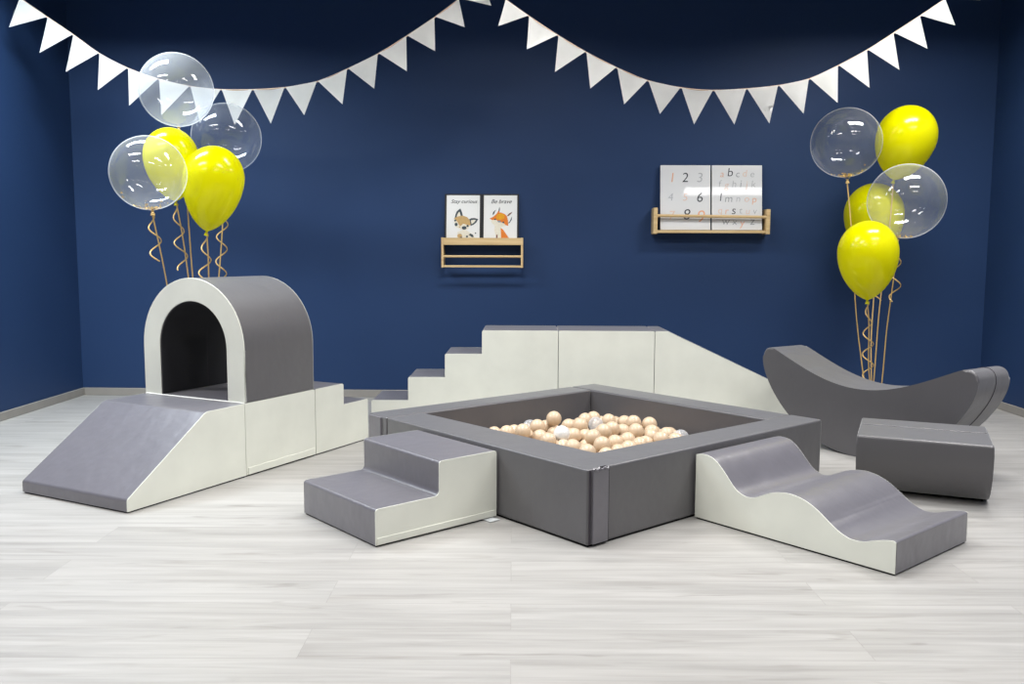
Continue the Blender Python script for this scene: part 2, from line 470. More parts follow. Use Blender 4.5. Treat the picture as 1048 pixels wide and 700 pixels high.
# tunnel
r = thing('play_tunnel', 'arched grey foam tunnel with white front rim standing on the low block', 'tunnel', (LX + cos(LA) * .742 - sin(LA) * .008, LY + sin(LA) * .742 + cos(LA) * .008, LH + .003), LA)
TW, TT, THH, TL = 0.728, 0.122, 0.632, 0.535
def arch(w0, h, n=28):
    """outline of a round-topped arch: half width w0, height h"""
    pts = [(w0, 0)]
    cz = h - w0
    for k in range(n + 1):
        a = pi * k / n
        pts.append((w0 * cos(a), cz + w0 * sin(a)))
    pts.append((-w0, 0))
    return pts
def add_arch(bm, x0, x1, ow, oh, iw, ih, bev):
    o_, i_ = arch(ow, oh), arch(iw, ih)
    n = len(o_)
    cy = TW / 2
    V = [[[bm.verts.new((x, cy - p[0], p[1])) for p in prof] for prof in (o_, i_)] for x in (x0, x1)]
    rim = []
    for i in range(n - 1):
        bm.faces.new((V[0][0][i], V[0][0][i + 1], V[1][0][i + 1], V[1][0][i]))
        bm.faces.new((V[0][1][i], V[0][1][i + 1], V[1][1][i + 1], V[1][1][i]))
        for s in (0, 1):
            bm.faces.new((V[s][0][i], V[s][0][i + 1], V[s][1][i + 1], V[s][1][i]))
            for q in (0, 1):
                rim.append(bm.edges.get((V[s][q][i], V[s][q][i + 1])))
    for i in (0, n - 1):
        bm.faces.new((V[0][0][i], V[1][0][i], V[1][1][i], V[0][1][i]))
    if bev: bmesh.ops.bevel(bm, geom=[e for e in rim if e], offset=bev, segments=3, affect='EDGES', profile=0.5)
bm = bmesh.new(); add_arch(bm, 0.006, TL - .0015, TW / 2, THH, TW / 2 - TT, THH - TT, 0.004)
obj('cover', bm, M_GREY2, r)
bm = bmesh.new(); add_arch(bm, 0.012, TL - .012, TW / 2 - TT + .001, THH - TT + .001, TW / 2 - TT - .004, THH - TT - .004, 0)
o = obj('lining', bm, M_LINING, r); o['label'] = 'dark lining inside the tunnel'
for a, b in ((0, .006), (TL - .004, TL)):
    bm = bmesh.new(); add_arch(bm, a, b, TW / 2, THH, TW / 2 - TT, THH - TT, 0.0025)
    o = obj('rim', bm, M_WHITE, r); o['label'] = 'white arched end rim'
bm = bmesh.new()
add_tube(bm, [(TL * .62, TW / 2 - p[0], p[1] + .002) for p in arch(TW / 2 - TT - .001, THH - TT - .001)], 0.004, 6)
o = obj('inner_seam', bm, M_SEAM, r); o['label'] = 'dark seam round the inside'

# --- rear set: four steps, block and slide
RX, RY, RA, TR, RS, RL2, RL3, RD = -.949, 5.8733, -.0151, .2493, .1589, 1.2597, 1.9032, .415
def rear_origin(s): return (RX + cos(RA) * s, RY + sin(RA) * s, 0)
r = thing('soft_staircase', 'white sided foam staircase with four grey treads behind the ball pit', 'stairs', rear_origin(0), RA)
pr = [(0, 0), (RL2 - .002, 0), (RL2 - .002, 4 * RS), (3 * TR, 4 * RS), (3 * TR, 3 * RS), (2 * TR, 3 * RS), (2 * TR, 2 * RS), (TR, 2 * RS), (TR, RS), (0, RS)]
soft_block(r, pr, 0, RD, [.004, .004, .008, .012, .004, .012, .004, .012, .004, .012], (0, RL2 - .002), seg=4)
r = thing('soft_block', 'tall white foam block between the staircase and the rear slide', 'block', rear_origin(RL2 + .002), RA)
w = RL3 - RL2 - .004
soft_block(r, [(0, 0), (w, 0), (w, 4 * RS), (0, 4 * RS)], 0, RD, [.004, .004, .008, .008], (0, w))
r = thing('soft_slide', 'tall white sided foam slide descending to the right behind the ball pit', 'slide', rear_origin(RL3 + .002), RA)
w = 1.30
soft_block(r, [(0, 0), (w, 0), (w, .06), (.0815, 4 * RS), (0, 4 * RS)], 0, RD, [.004, .004, .015, .04, .008], (0, w))

# --- ball pit
PX, PY, PA, PB, SX, SY, PH = .2978, 3.3502, .6953, 2.2851, 1.6741, 1.6057, .3136
T1, T2, T3, T4 = .2243, .1794, .2052, .1796
pit = thing('ball_pit', 'square grey foam ball pit in the middle of the floor', 'ball pit', (PX, PY, 0), 0)
def PQ(s, t): return (s * cos(PA) + t * cos(PB), s * sin(PA) + t * sin(PB))
def pit_prism(name, s0, t0, s1, t1, z0, z1, mat, bev, parent=pit, seg=3):
    bm = bmesh.new(); add_prism(bm, [PQ(s0, t0), PQ(s1, t0), PQ(s1, t1), PQ(s0, t1)], z0, z1, bev, seg)
    return obj(name, bm, mat, parent)
g = .0012
def pit_poly(name, st, z0, z1, mat, bev):
    bm = bmesh.new(); add_prism(bm, [PQ(*q) for q in st], z0, z1, bev, 3)
    return obj(name, bm, mat, pit)
pit_poly('wall_panel', [(0, 0), (SX, 0), (SX, T2), (T1, T2), (T1, SY - T4 - g), (0, SY - T4 - g)], .008, PH, M_GREY2, .010)
pit_prism('wall_panel', SX - T3 + g, T2 + g, SX, SY, .008, PH, M_GREY2, .012)
pit_prism('wall_panel', 0, SY - T4 + g, SX - T3 - g, SY, .008, PH, M_GREY2, .012)
pit_prism('base', .008, .008, SX - .008, SY - .008, 0, .012, M_BASE, 0)
pit_prism('floor_mat', T1 + .003, T2 + .003, SX - T3 - .003, SY - T4 - .003, .013, .104, M_GREY2, .004)
# corner flaps that close the joints
def flap(s0, s1, t0, t1, lab):
    f = pit_prism('corner_flap', s0, t0, s1, t1, .012, PH - .006, M_GREY, .003, seg=2)
    f['label'] = lab
    return f
f1 = flap(.020, .106, -.011, .004, 'grey fastening flap over the front corner')
bm = bmesh.new()
for s in (.007, .109):
    q = [PQ(s, -.003), PQ(s + .007, -.003), PQ(s + .007, .002), PQ(s, .002)]
    add_prism(bm, q, .012, PH - .004)
obj('seam', bm, M_SEAM, pit)
bm = bmesh.new()
pts = [(PQ(s, -.008)[0], PQ(s, -.008)[1], PH - .004 + .004 * sin(k * 1.9)) for k, s in enumerate([.019 + .0088 * i for i in range(11)])]
add_tube(bm, pts, [.004 + .0025 * abs(sin(k * 1.3)) for k in range(11)], 6)
o = obj('flap_fold', bm, M_GREY, pit)
bm = bmesh.new()
add_prism(bm, [PQ(.070, -.006), PQ(.100, -.006), PQ(.100, .006), PQ(.070, .006)], PH - .006, PH + .0018)
o = obj('fastener_strip', bm, M_BASE, pit); o['label'] = 'dark fastener strip showing above the flap'
f2 = flap(-.010, .004, SY - .13, SY - .02, 'grey fastening flap on the left corner')

# --- balls in the pit
def ball_mesh(name, mat):
    bm = bmesh.new(); bmesh.ops.create_uvsphere(bm, u_segments=24, v_segments=14, radius=.042)
    return mesh_from_bm(name, bm, mat, True, 180)
BM = {'b': ball_mesh('pit_ball', M_BALL), 'p': ball_mesh('pit_ball_pearl', M_PEARL), 'c': ball_mesh('pit_ball_clear', M_CLEARBALL)}
BALLS = [(0.2318,4.7631,0.247,'b'), (0.3213,4.8807,0.1823,'b'), (0.375,4.7247,0.2158,'b'), (0.4256,5.0176,0.1911,'b'), (0.4802,5.097,0.1866,'b'), (0.5574,4.9856,0.1926,'b'), (0.5388,4.6443,0.2145,'b'), (0.6501,4.9975,0.1813,'b'), (0.6724,4.7784,0.2231,'b'), (0.7592,4.7775,0.2143,'b'), (0.2344,4.7395,0.1658,'b'), (0.1905,4.809,0.1891,'b'), (0.4812,4.5197,0.2259,'b'), (0.6036,4.7037,0.1888,'b'), (0.6507,4.5305,0.2258,'b'), (0.4129,4.3888,0.2215,'b'), (0.3887,4.5704,0.1863,'b'), (0.3236,4.5189,0.2029,'b'), (0.5296,4.4241,0.1877,'b'), (0.5997,4.4731,0.1903,'b'), (0.7563,4.6739,0.1911,'b'), (0.7289,4.5366,0.1943,'b'), (0.8279,4.627,0.1871,'b'), (0.7658,4.4214,0.2061,'b'), (0.8485,4.4783,0.1867,'b'), (0.6844,4.4218,0.1832,'b'), (0.6449,4.3442,0.1933,'b'), (0.5809,4.2893,0.1866,'b'), (0.4445,4.2482,0.216,'b'), (0.5222,4.2285,0.1816,'b'), (0.4586,4.1729,0.1777,'b'), (0.359,4.0971,0.211,'b'), (0.2961,4.1945,0.2125,'b'), (0.259,4.3064,0.1878,'b'), (0.183,4.3312,0.2156,'b'), (0.1494,4.5608,0.1851,'b'), (0.1393,4.6947,0.2146,'b'), (0.079,4.6075,0.1808,'b'), (-0.0936,4.6672,0.1793,'b'), (-0.0252,4.6201,0.1951,'b'), (0.0141,4.6944,0.185,'b'), (0.0585,4.5354,0.2209,'b'), (0.1021,4.8051,0.1904,'c'), (0.8949,4.5756,0.1842,'c'), (0.4805,4.9446,0.1816,'c'), (0.2527,4.3694,0.2448,'p'), (0.2798,3.9968,0.147,'b'), (0.2438,4.0734,0.147,'b'), (0.4416,4.0188,0.147,'b'), (0.3545,4.0419,0.147,'b'), (0.3099,4.1261,0.147,'b'), (0.1823,4.1314,0.147,'b'), (0.1989,4.2631,0.147,'b'), (0.1143,4.265,0.147,'b'), (0.0533,4.3661,0.147,'b'), (0.0296,4.4534,0.147,'b'), (-0.0823,4.5805,0.147,'b'), (-0.1679,4.6305,0.147,'b'), (-0.1713,4.7285,0.147,'b'), (0.5187,4.0571,0.147,'b'), (0.4233,4.1014,0.147,'b'), (0.3798,4.1739,0.147,'b'), (0.2427,4.1907,0.147,'b'), (0.3087,4.247,0.147,'b'), (0.1357,4.3468,0.147,'b'), (0.1972,4.405,0.147,'b'), (0.1112,4.4278,0.147,'b'), (0.092,4.5115,0.147,'b'), (-0.0415,4.4994,0.147,'b'), (0.0144,4.5629,0.147,'b'), (-0.0884,4.7452,0.147,'b'), (0.5319,4.1407,0.147,'b'), (0.473,4.288,0.147,'b'), (0.3942,4.2573,0.147,'b'), (0.3427,4.3244,0.147,'b'), (0.2774,4.3782,0.147,'b'), (0.2513,4.5172,0.147,'b'), (0.1727,4.4859,0.147,'b'), (0.217,4.5946,0.147,'b'), (0.089,4.6844,0.147,'b'), (0.0407,4.7651,0.147,'b'), (-0.032,4.8084,0.147,'b'), (0.6773,4.1815,0.147,'b'), (0.5935,4.199,0.147,'b'), (0.5352,4.3484,0.147,'b'), (0.4535,4.3703,0.147,'b'), (0.3753,4.4025,0.147,'b'), (0.31,4.4563,0.147,'b'), (0.3067,4.5821,0.147,'b'), (0.2716,4.6592,0.147,'b'), (0.1854,4.6731,0.147,'b'), (0.1482,4.749,0.147,'b'), (0.0352,4.8597,0.147,'b'), (0.6504,4.2617,0.147,'b'), (0.6019,4.4004,0.147,'b'), (0.459,4.4548,0.147,'b'), (0.4578,4.5398,0.147,'b'), (0.3849,4.4956,0.147,'b'), (0.4421,4.6229,0.147,'b'), (0.3608,4.6471,0.147,'b'), (0.3258,4.7241,0.147,'b'), (0.2414,4.863,0.147,'b'), (0.1679,4.9048,0.147,'b'), (0.0863,4.9272,0.147,'b'), (0.7851,4.2785,0.147,'b'), (0.7115,4.3201,0.147,'b'), (0.6708,4.4971,0.147,'b'), (0.5315,4.4983,0.147,'b'), (0.6016,4.5457,0.147,'b'), (0.522,4.5951,0.147,'b'), (0.5035,4.6811,0.147,'b'), (0.4224,4.7052,0.147,'b'), (0.3873,4.7822,0.147,'b'), (0.3038,4.8058,0.147,'b'), (0.2302,4.9619,0.147,'b'), (0.859,4.3197,0.147,'b'), (0.7841,4.3636,0.147,'b'), (0.7724,4.4815,0.147,'b'), (0.6741,4.5892,0.147,'b'), (0.6715,4.6738,0.147,'b'), (0.599,4.6303,0.147,'b'), (0.5487,4.7526,0.147,'b'), (0.4739,4.7922,0.147,'b'), (0.3984,4.866,0.147,'b'), (0.3148,4.9624,0.147,'b'), (0.9425,4.4119,0.147,'b'), (0.8583,4.4043,0.147,'b'), (0.8238,4.5488,0.147,'b'), (0.7578,4.6017,0.147,'b'), (0.7253,4.7391,0.147,'b'), (0.6367,4.7694,0.147,'b'), (0.5791,4.8316,0.147,'b'), (0.5043,4.8711,0.147,'b'), (0.3986,4.9506,0.147,'b'), (0.3533,5.0383,0.147,'b'), (0.9216,4.4981,0.147,'b'), (0.897,4.6547,0.147,'b'), (0.8235,4.7015,0.147,'b'), (0.8111,4.7851,0.147,'b'), (0.7306,4.8235,0.147,'b'), (0.6568,4.8649,0.147,'b'), (0.5914,4.923,0.147,'b'), (0.4975,5.0242,0.147,'b'), (0.5614,5.0797,0.147,'b'), (0.3991,5.1094,0.147,'b'), (0.9707,4.5813,0.147,'b'), (0.8962,4.7448,0.147,'b'), (0.8826,4.8303,0.147,'b'), (0.7995,4.8726,0.147,'b'), (0.6995,4.938,0.147,'b'), (0.72,5.035,0.147,'b'), (0.6459,5.0759,0.147,'b'), (0.5311,5.1587,0.147,'b'), (0.4487,5.1779,0.147,'b'), (0.779,4.9669,0.147,'b'), (0.6159,5.155,0.147,'b')]

SPECIAL = {
    0: 'beige ball perched highest at the back left of the heap in the pit',
    8: 'beige ball raised beside the rightmost high ball of the heap',
    9: 'rightmost of the high beige balls near the back right pit wall',
    34: 'beige ball below and left of the pearl white ball',
    42: 'translucent clear ball at the left of the heap in the pit',
    43: 'translucent clear ball at the far right end of the heap',
    44: 'translucent clear ball in the middle towards the back of the heap',
    45: 'pearly white ball lying on top of the beige heap',
}
# keys follow the order of the list above
for i, (x, y, z, k) in enumerate(BALLS):
    o = bpy.data.objects.new('pit_ball', BM[k]); COL.objects.link(o)
    o.location = (x, y, z); o.rotation_euler = (random.random() * 6, random.random() * 6, 0)
    lab = SPECIAL.get(i)
    if lab: tag(o, lab, 'ball', 'balls in the grey pit')
    else: tag(o, 'plain beige plastic ball in the heap inside the grey pit', 'ball', 'balls in the grey pit')

# --- two-step block in front
r = thing('soft_steps', 'two step grey and white foam block against the front left pit wall', 'steps', (-.5307, 3.3477, 0), .7143)
soft_block(r, [(0, 0), (.6168, 0), (.6168, .2978), (.3083, .2978), (.3083, .1527), (0, .1527)], 0, .5881, [.004, .004, .012, .014, .022, .014], (0, .6168), flap=[(.006, .61, .036)], seg=5)
bm = bmesh.new(); add_box(bm, (.545, -.045, .002), (.60, .004, .0045), .001)
o = obj('care_tag', bm, M_TAG, r); o['label'] = 'small pale care tag'

# --- wave ramp
r = thing('wave_ramp', 'grey and white foam wave ramp leaning against the front right pit wall', 'ramp', (.8016, 3.7511, 0), -.8755)
WP = [(0.0, .285), (.03, .2915), (.062, .291), (.09, .283), (.114, .268), (.145, .24), (.173, .210), (.2, .182), (.224, .165), (.258, .154), (.293, .156), (.322, .168), (.352, .183), (.385, .197), (.423, .206), (.46, .2095), (.492, .207), (.523, .2), (.553, .189), (.584, .173), (.614, .153), (.645, .131), (.675, .112), (.705, .099), (.732, .093), (.776, .096), (.81, .108), (.839, .118), (.872, .126), (.893, .1275), (.9005, .122)]
def spline(pts, n=4):
    out = []
    P = [Vector(p) for p in pts]
    for i in range(len(P) - 1):
        p0, p1, p2, p3 = P[max(i - 1, 0)], P[i], P[i + 1], P[min(i + 2, len(P) - 1)]
        for k in range(n):
            t = k / n
            q = 0.5 * ((2 * p1) + (p2 - p0) * t + (2 * p0 - 5 * p1 + 4 * p2 - p3) * t * t + (3 * p1 - p0 - 3 * p2 + p3) * t ** 3)
            out.append((q.x, q.y))
    out.append(tuple(P[-1]))
    return out
wave = [(0, .007), (.9005, .007)] + spline(WP, 3)[::-1]
bm = bmesh.new(); add_extrude(bm, wave, E_, .588 - .001, .004, 3); obj('cover', bm, M_GREY, r)
for a, b in ((0, E_), (.588 - .0022, .588)):
    bm = bmesh.new(); add_extrude(bm, wave, a, b, .0018); o = obj('side_panel', bm, M_WHITE, r); o['label'] = 'white wave shaped side panel'
inset_base(r, 0, .9005, 0, .588)

# --- crescent rocker
CW = .31
r = thing('crescent_rocker', 'long grey crescent shaped foam rocker on the right below the balloons', 'rocker', (1.962, 4.939, 0), -.978)
RO = .738
outer = []
for k in range(41):
    a = -1.02 + 2.04 * k / 40
    outer.append((RO * sin(a), RO - RO * cos(a) + .002))
def inner_z(s): return .391 + .637 * s * s - .396 * s ** 4
xe, ze = outer[-1]
# rounded tips join the outer arc to the hollow of the seat
tip = []
sx = .575
p0 = Vector((xe, ze)); d0 = Vector((cos(1.02), sin(1.02)))
p3 = Vector((sx, inner_z(sx))); d3 = Vector((1, 2 * .637 * sx - 4 * .396 * sx ** 3)).normalized()
for k in range(1, 16):
    t = k / 16
    b0, b1, b2, b3 = p0, p0 + d0 * .17, p3 + d3 * .125, p3
    q = b0 * (1 - t) ** 3 + b1 * 3 * t * (1 - t) ** 2 + b2 * 3 * t * t * (1 - t) + b3 * t ** 3
    tip.append((q.x, q.y))
seat = [(sx - 2 * sx * k / 40, inner_z(sx - 2 * sx * k / 40)) for k in range(41)]
prof = outer + tip + seat + [(-x, z) for x, z in tip[::-1]]
bm = bmesh.new(); add_extrude(bm, prof, 0, CW, .014, 3)
obj('cover', bm, M_GREY3, r)
loop = tip[::-1] + outer[::-1] + [(-x, z) for x, z in tip]
bm = bmesh.new(); add_tube(bm, [(x, CW * .55, z) for x, z in [seat[2]] + tip[::-1] + outer[::-1][:34]], .0028, 6); obj('seam', bm, M_SEAM, r)
bm = bmesh.new(); add_box(bm, (-.12, .01, 0), (.12, CW - .01, .006)); obj('base', bm, M_BASE, r)

# --- half-round block in front of the rocker
HB_L, HB_D, HB_H = .575, .50, .302
ha = math.atan2(3.868 - 4.098, 2.150 - 1.636)
r = thing('half_round_block', 'grey foam block with flat top and rounded underside before the crescent', 'block', (1.632, 4.092, 0), ha)
prof = [(0, HB_H), (-.004, .262)]
for k in range(25):
    a = pi * k / 24
    prof.append((HB_D / 2 - (HB_D / 2 + .004) * cos(a), .232 - .230 * sin(a)))
prof += [(HB_D + .004, .262), (HB_D, HB_H)]
prof = round_poly(prof, [.014] + [0] * (len(prof) - 2) + [.014], 4)
bm = bmesh.new()
va, vb = [], []
add_extrude(bm, [(y, z) for y, z in prof], 0, HB_L, .010, 3)
# profile runs along the depth, sweep along the length
bmesh.ops.transform(bm, matrix=Matrix(((0, 1, 0, 0), (1, 0, 0, 0), (0, 0, 1, 0), (0, 0, 0, 1))), verts=bm.verts)
obj('cover', bm, M_GREY3, r)
bm = bmesh.new(); add_tube(bm, [(.012, HB_D * .6, HB_H + .0005), (HB_L - .012, HB_D * .6, HB_H + .0005)], .0025, 6); o = obj('seam', bm, M_GREY3, r)
bm = bmesh.new(); add_box(bm, (.02, HB_D / 2 - .06, 0), (HB_L - .02, HB_D / 2 + .06, .006)); obj('base', bm, M_BASE, r)

# ------------------------------------------------------------------ bunting
CORD_L=[(-3.301,2.834),(-3.12,2.708),(-2.953,2.595),(-2.784,2.474),(-2.595,2.378),(-2.39,2.308),(-2.18,2.261),(-1.969,2.24),(-1.756,2.241),(-1.538,2.256),(-1.319,2.297),(-1.114,2.381),(-0.906,2.481),(-0.714,2.597),(-0.525,2.72),(-0.361,2.839),(-0.205,2.959)]
TIPS_L=[(-3.358,2.633),(-3.17,2.472),(-2.994,2.345),(-2.795,2.23),(-2.585,2.127),(-2.362,2.063),(-2.112,2.016),(-1.871,2.0),(-1.636,2.014),(-1.403,2.067),(-1.144,2.139),(-0.931,2.244),(-0.712,2.36),(-0.523,2.495),(-0.323,2.645),(-0.146,2.789)]
CORD_R=[(-0.206,2.906),(-0.053,2.793),(0.1,2.688),(0.292,2.566),(0.476,2.461),(0.679,2.362),(0.885,2.28),(1.103,2.235),(1.317,2.219),(1.535,2.23),(1.743,2.252),(1.944,2.295),(2.131,2.381),(2.317,2.481),(2.485,2.589),(2.652,2.698),(2.811,2.807),(2.967,2.918)]
TIPS_R=[(-0.263,2.77),(-0.098,2.619),(0.088,2.466),(0.273,2.329),(0.504,2.22),(0.726,2.12),(0.964,2.061),(1.19,1.996),(1.452,1.994),(1.684,2.004),(1.901,2.065),(2.12,2.135),(2.328,2.234),(2.525,2.353),(2.697,2.485),(2.867,2.631),(3.019,2.789)]
def bunting(label, cord, tips, Y, ext):
    r = thing('bunting', label, 'bunting', (0, Y, 0), 0)
    pts = [ext[0]] + cord + [ext[1]]
    bm = bmesh.new(); add_tube(bm, [(x, 0, z) for x, z in spline(pts, 3)], .0045, 6); obj('cord', bm, M_CORD, r)
    for i, t in enumerate(tips):
        a, b, c = Vector(cord[i]), Vector(cord[i + 1]), Vector(t)
        e = (b - a).normalized() * .004
        a, b = a + e, b - e
        bm = bmesh.new()
        n = 6
        lean, curl = random.uniform(-.045, -.005), random.uniform(-.022, .022)
        rows = []
        for j in range(n + 1):
            row = []
            for k in range(n - j + 1):
                u = k / (n - j) if n > j else .5
                p = (a + (b - a) * u) * (1 - j / n) + c * (j / n)
                y = lean * (j / n) + curl * sin(pi * u) * (1 - j / n) * (j / n + .3) - .006
                row.append(bm.verts.new((p.x, y, p.y)))
            rows.append(row)
        for j in range(n):
            for k in range(n - j):
                bm.faces.new((rows[j][k], rows[j][k + 1], rows[j + 1][k]))
                if k < n - j - 1:
                    bm.faces.new((rows[j][k + 1], rows[j + 1][k + 1], rows[j + 1][k]))
        bmesh.ops.solidify(bm, geom=bm.faces[:], thickness=.002)
        obj('pennant', bm, M_FLAG, r, True, 60)
bunting('garland of white triangular pennants swagging across the left half of the wall', CORD_L, TIPS_L, 6.08, ((-3.472, 2.965), (.24, HT - .003)))
bunting('garland of white triangular pennants swagging across the right half of the wall', CORD_R, TIPS_R, 5.92, ((-.72, HT - .003), (3.44, HT - .003)))

# ------------------------------------------------------------------ balloons
def axis_matrix(center, neck):
    z = (Vector(center) - Vector(neck)).normalized()
    return Matrix.Translation(Vector(neck)) @ z.to_track_quat('Z', 'Y').to_matrix().to_4x4()
def balloon(label, center, neck, rad, kind, anchor, bend, curl_len, side, confetti=False, group=None):
    r = thing('balloon', label, 'balloon', anchor, 0, group)
    A = Vector(anchor)
    c, nk = Vector(center) - A, Vector(neck) - A
    M = axis_matrix(c, nk)
    dist = (c - nk).length
    prof = []
    if kind == 'yellow':
        # pear shape: round crown tapering to the neck
        H = dist + rad * 1.08
        n = 30
        for k in range(n + 1):
            th = pi * k / n                     # 0 at the neck end
            z = dist - (dist if th < pi / 2 else rad * 1.08) * cos(th)
            s = sin(th)
            w_ = rad * (s ** 1.0 if th >= pi / 2 else (s ** 1.36))
            prof.append((max(w_, .009 if k == 0 else 0), z))
        prof[-1] = (0, prof[-1][1])
    else:
        n = 34
        for k in range(n + 1):
            th = pi * k / n
            prof.append((rad * sin(th), dist - rad * cos(th)))
        prof[0] = (.010, 0.0)
        prof[1] = (.022, max(.006, dist - rad * .995)); prof[-1] = (0, prof[-1][1])
    bm = bmesh.new(); add_lathe(bm, prof, 48, M)
    mat = {'yellow': M_YEL, 'clear': M_CLEAR, 'milky': M_CLEAR2, 'frosted': M_CLEAR3}[kind]
    obj('skin', bm, mat, r, True, 180)
    bm = bmesh.new(); add_lathe(bm, [(0, -.028), (.014, -.026), (.010, -.012), (.006, -.006), (.010, .002), (0, .004)], 14, M)
    obj('knot', bm, M_YEL if kind == 'yellow' else M_GOLD, r)
    # ribbon down to the floor
    k0 = M @ Vector((0, 0, -.01))
    pts = []
    for i in range(25):
        t = i / 24
        p = k0.lerp(Vector((0, 0, .006)), t)
        p.x += bend * sin(pi * t) + .006 * sin(9 * t + bend * 40)
        pts.append(p)
    bm = bmesh.new(); add_tube(bm, pts, .0042, 6, .5); obj('ribbon', bm, M_GOLD, r)
    # curled loose tail
    if curl_len > 0:
        pts = []
        turns = curl_len / .16
        for i in range(int(turns * 16) + 1):
            t = i / (turns * 16)
            base = k0.lerp(Vector((0, 0, .006)), t * curl_len / max(k0.length, .1))
            base.x += bend * sin(pi * t * curl_len / max(k0.length, .1)) + side * .02 * t
            rr = .008 + .026 * min(1, t * 2.2)
            ph = 2 * pi * turns * t
            pts.append(base + Vector((rr * cos(ph), rr * sin(ph) - .012, 0)))
        bm = bmesh.new(); add_tube(bm, pts, .0042, 6, .5); obj('curled_tail', bm, M_GOLD, r)
    if confetti:
        bm = bmesh.new()
        rnd = random.Random(hash(label) % 1000 if False else len(label))
        for q in range(110):
            th = abs(rnd.gauss(.05, .28)); ph = rnd.random() * 6.283
            R_ = rad - .006
            pos = M @ Vector((R_ * sin(th) * cos(ph), R_ * sin(th) * sin(ph), dist - R_ * cos(th)))
            s = rnd.uniform(.005, .011)
            a1 = Vector((rnd.gauss(0, 1), rnd.gauss(0, 1), rnd.gauss(0, 1))).normalized()
            a2 = a1.orthogonal().normalized(); a3 = a1.cross(a2)
            bm.faces.new([bm.verts.new(pos + (a2 * cos(w_) + a3 * sin(w_)) * s) for w_ in (0, 2.1, 4.2)])
        o = obj('confetti', bm, M_CONF, r, False); o['kind'] = 'stuff'; o['label'] = 'gold confetti flakes at the bottom'
GL, GR = 'balloons of the left bunch', 'balloons of the right bunch'
balloon('clear round balloon topmost in the left bunch before the pennants', (-2.057, 5.500, 2.135), (-2.050, 5.500, 1.910), 0.220, 'frosted', (-1.985, 5.62, 0), .01, .0, 1, group=GL)
balloon('clear round balloon on the right of the left bunch', (-1.848, 5.780, 1.884), (-1.863, 5.780, 1.663), 0.219, 'clear', (-1.94, 5.66, 0), -.015, .74, 1, group=GL)
balloon('clear round balloon lowest left overlapping a yellow one in the left bunch', (-2.042, 5.000, 1.590), (-2.028, 5.000, 1.380), 0.206, 'milky', (-2.01, 5.58, 0), -.015, .3, -1, True, group=GL)
balloon('yellow balloon at the back of the left bunch behind two clear ones', (-2.074, 5.420, 1.726), (-2.054, 5.420, 1.458), 0.160, 'yellow', (-1.965, 5.64, 0), .01, .42, -1, group=GL)
balloon('bright yellow pear shaped balloon in front at the right of the left bunch', (-1.770, 5.280, 1.585), (-1.822, 5.280, 1.273), 0.175, 'yellow', (-1.95, 5.60, 0), .005, .36, -1, group=GL)
balloon('clear round balloon topmost left in the right bunch', (2.29, 6.15, 1.914), (2.309, 6.15, 1.665), .235, 'clear', (2.50, 6.10, 0), -.01, .0, -1, True, group=GR)
balloon('bright yellow balloon topmost right in the right bunch', (2.734, 6.22, 1.965), (2.66, 6.22, 1.67), .199, 'yellow', (2.53, 6.14, 0), .0, .0, 1, group=GR)
balloon('clear round balloon with gold confetti in front at the right of the right bunch', (2.595, 5.860, 1.501), (2.544, 5.860, 1.260), 0.244, 'milky', (2.545, 6.06, 0), .01, .42, 1, True, group=GR)
balloon('yellow balloon half hidden in the middle of the right bunch', (2.612, 6.420, 1.441), (2.628, 6.420, 1.119), 0.205, 'yellow', (2.525, 6.11, 0), .0, .30, 1, group=GR)
balloon('yellow balloon lowest and in front in the right bunch', (2.325, 5.780, 1.165), (2.334, 5.780, 0.853), 0.190, 'yellow', (2.51, 6.05, 0), .0, .62, -1, group=GR)

# ------------------------------------------------------------------ shelves and pictures on the back wall
def wall_thing(name, label, cat, u, off, z, group=None):
    x, y = R2(u, off)
    return thing(name, label, cat, (x, y, z), YAW, group)
# local frame of a wall thing: x along the wall, -y away from the wall
r = thing_l = wall_thing('picture_shelf', 'small pine wall shelf with rail holding the two animal prints', 'shelf', 2.908, 0, 0)
W_ = .631
for x in (0, W_ - .017):
    bm = bmesh.new(); add_box(bm, (x, -.122, 1.037), (x + .017, -.001, 1.268), .002); obj('side_panel', bm, M_WOOD, r)
bm = bmesh.new(); add_box(bm, (.017, -.122, 1.212), (W_ - .017, -.108, 1.266), .002); obj('front_rail', bm, M_WOOD, r)
bm = bmesh.new(); add_box(bm, (.017, -.108, 1.212), (W_ - .017, -.001, 1.226), .001); obj('shelf_board', bm, M_WOOD, r)
bm = bmesh.new(); add_tube(bm, [(.017, -.112, 1.123), (W_ - .017, -.112, 1.123)], .0095, 10); obj('hanging_rod', bm, M_WOOD, r)
bm = bmesh.new(); add_box(bm, (.017, -.120, 1.039), (W_ - .017, -.104, 1.055), .002); obj('bottom_rail', bm, M_WOOD, r)

r = wall_thing('board_shelf', 'narrow pine wall ledge with round rail holding the two white boards', 'shelf', 4.534, 0, 0)
W_ = .889
for x in (0, W_ - .033):
    bm = bmesh.new(); add_box(bm, (x, -.125, 1.300), (x + .033, -.001, 1.500 - (.009 if x else 0)), .006, 3); obj('side_post', bm, M_WOOD, r)
bm = bmesh.new(); add_tube(bm, [(.01, -.114, 1.440), (W_ - .01, -.114, 1.431)], .0115, 10); obj('front_rail', bm, M_WOOD, r)
bm = bmesh.new(); add_box(bm, (.033, -.122, 1.309), (W_ - .033, -.001, 1.330), .003); obj('shelf_board', bm, M_WOOD, r)

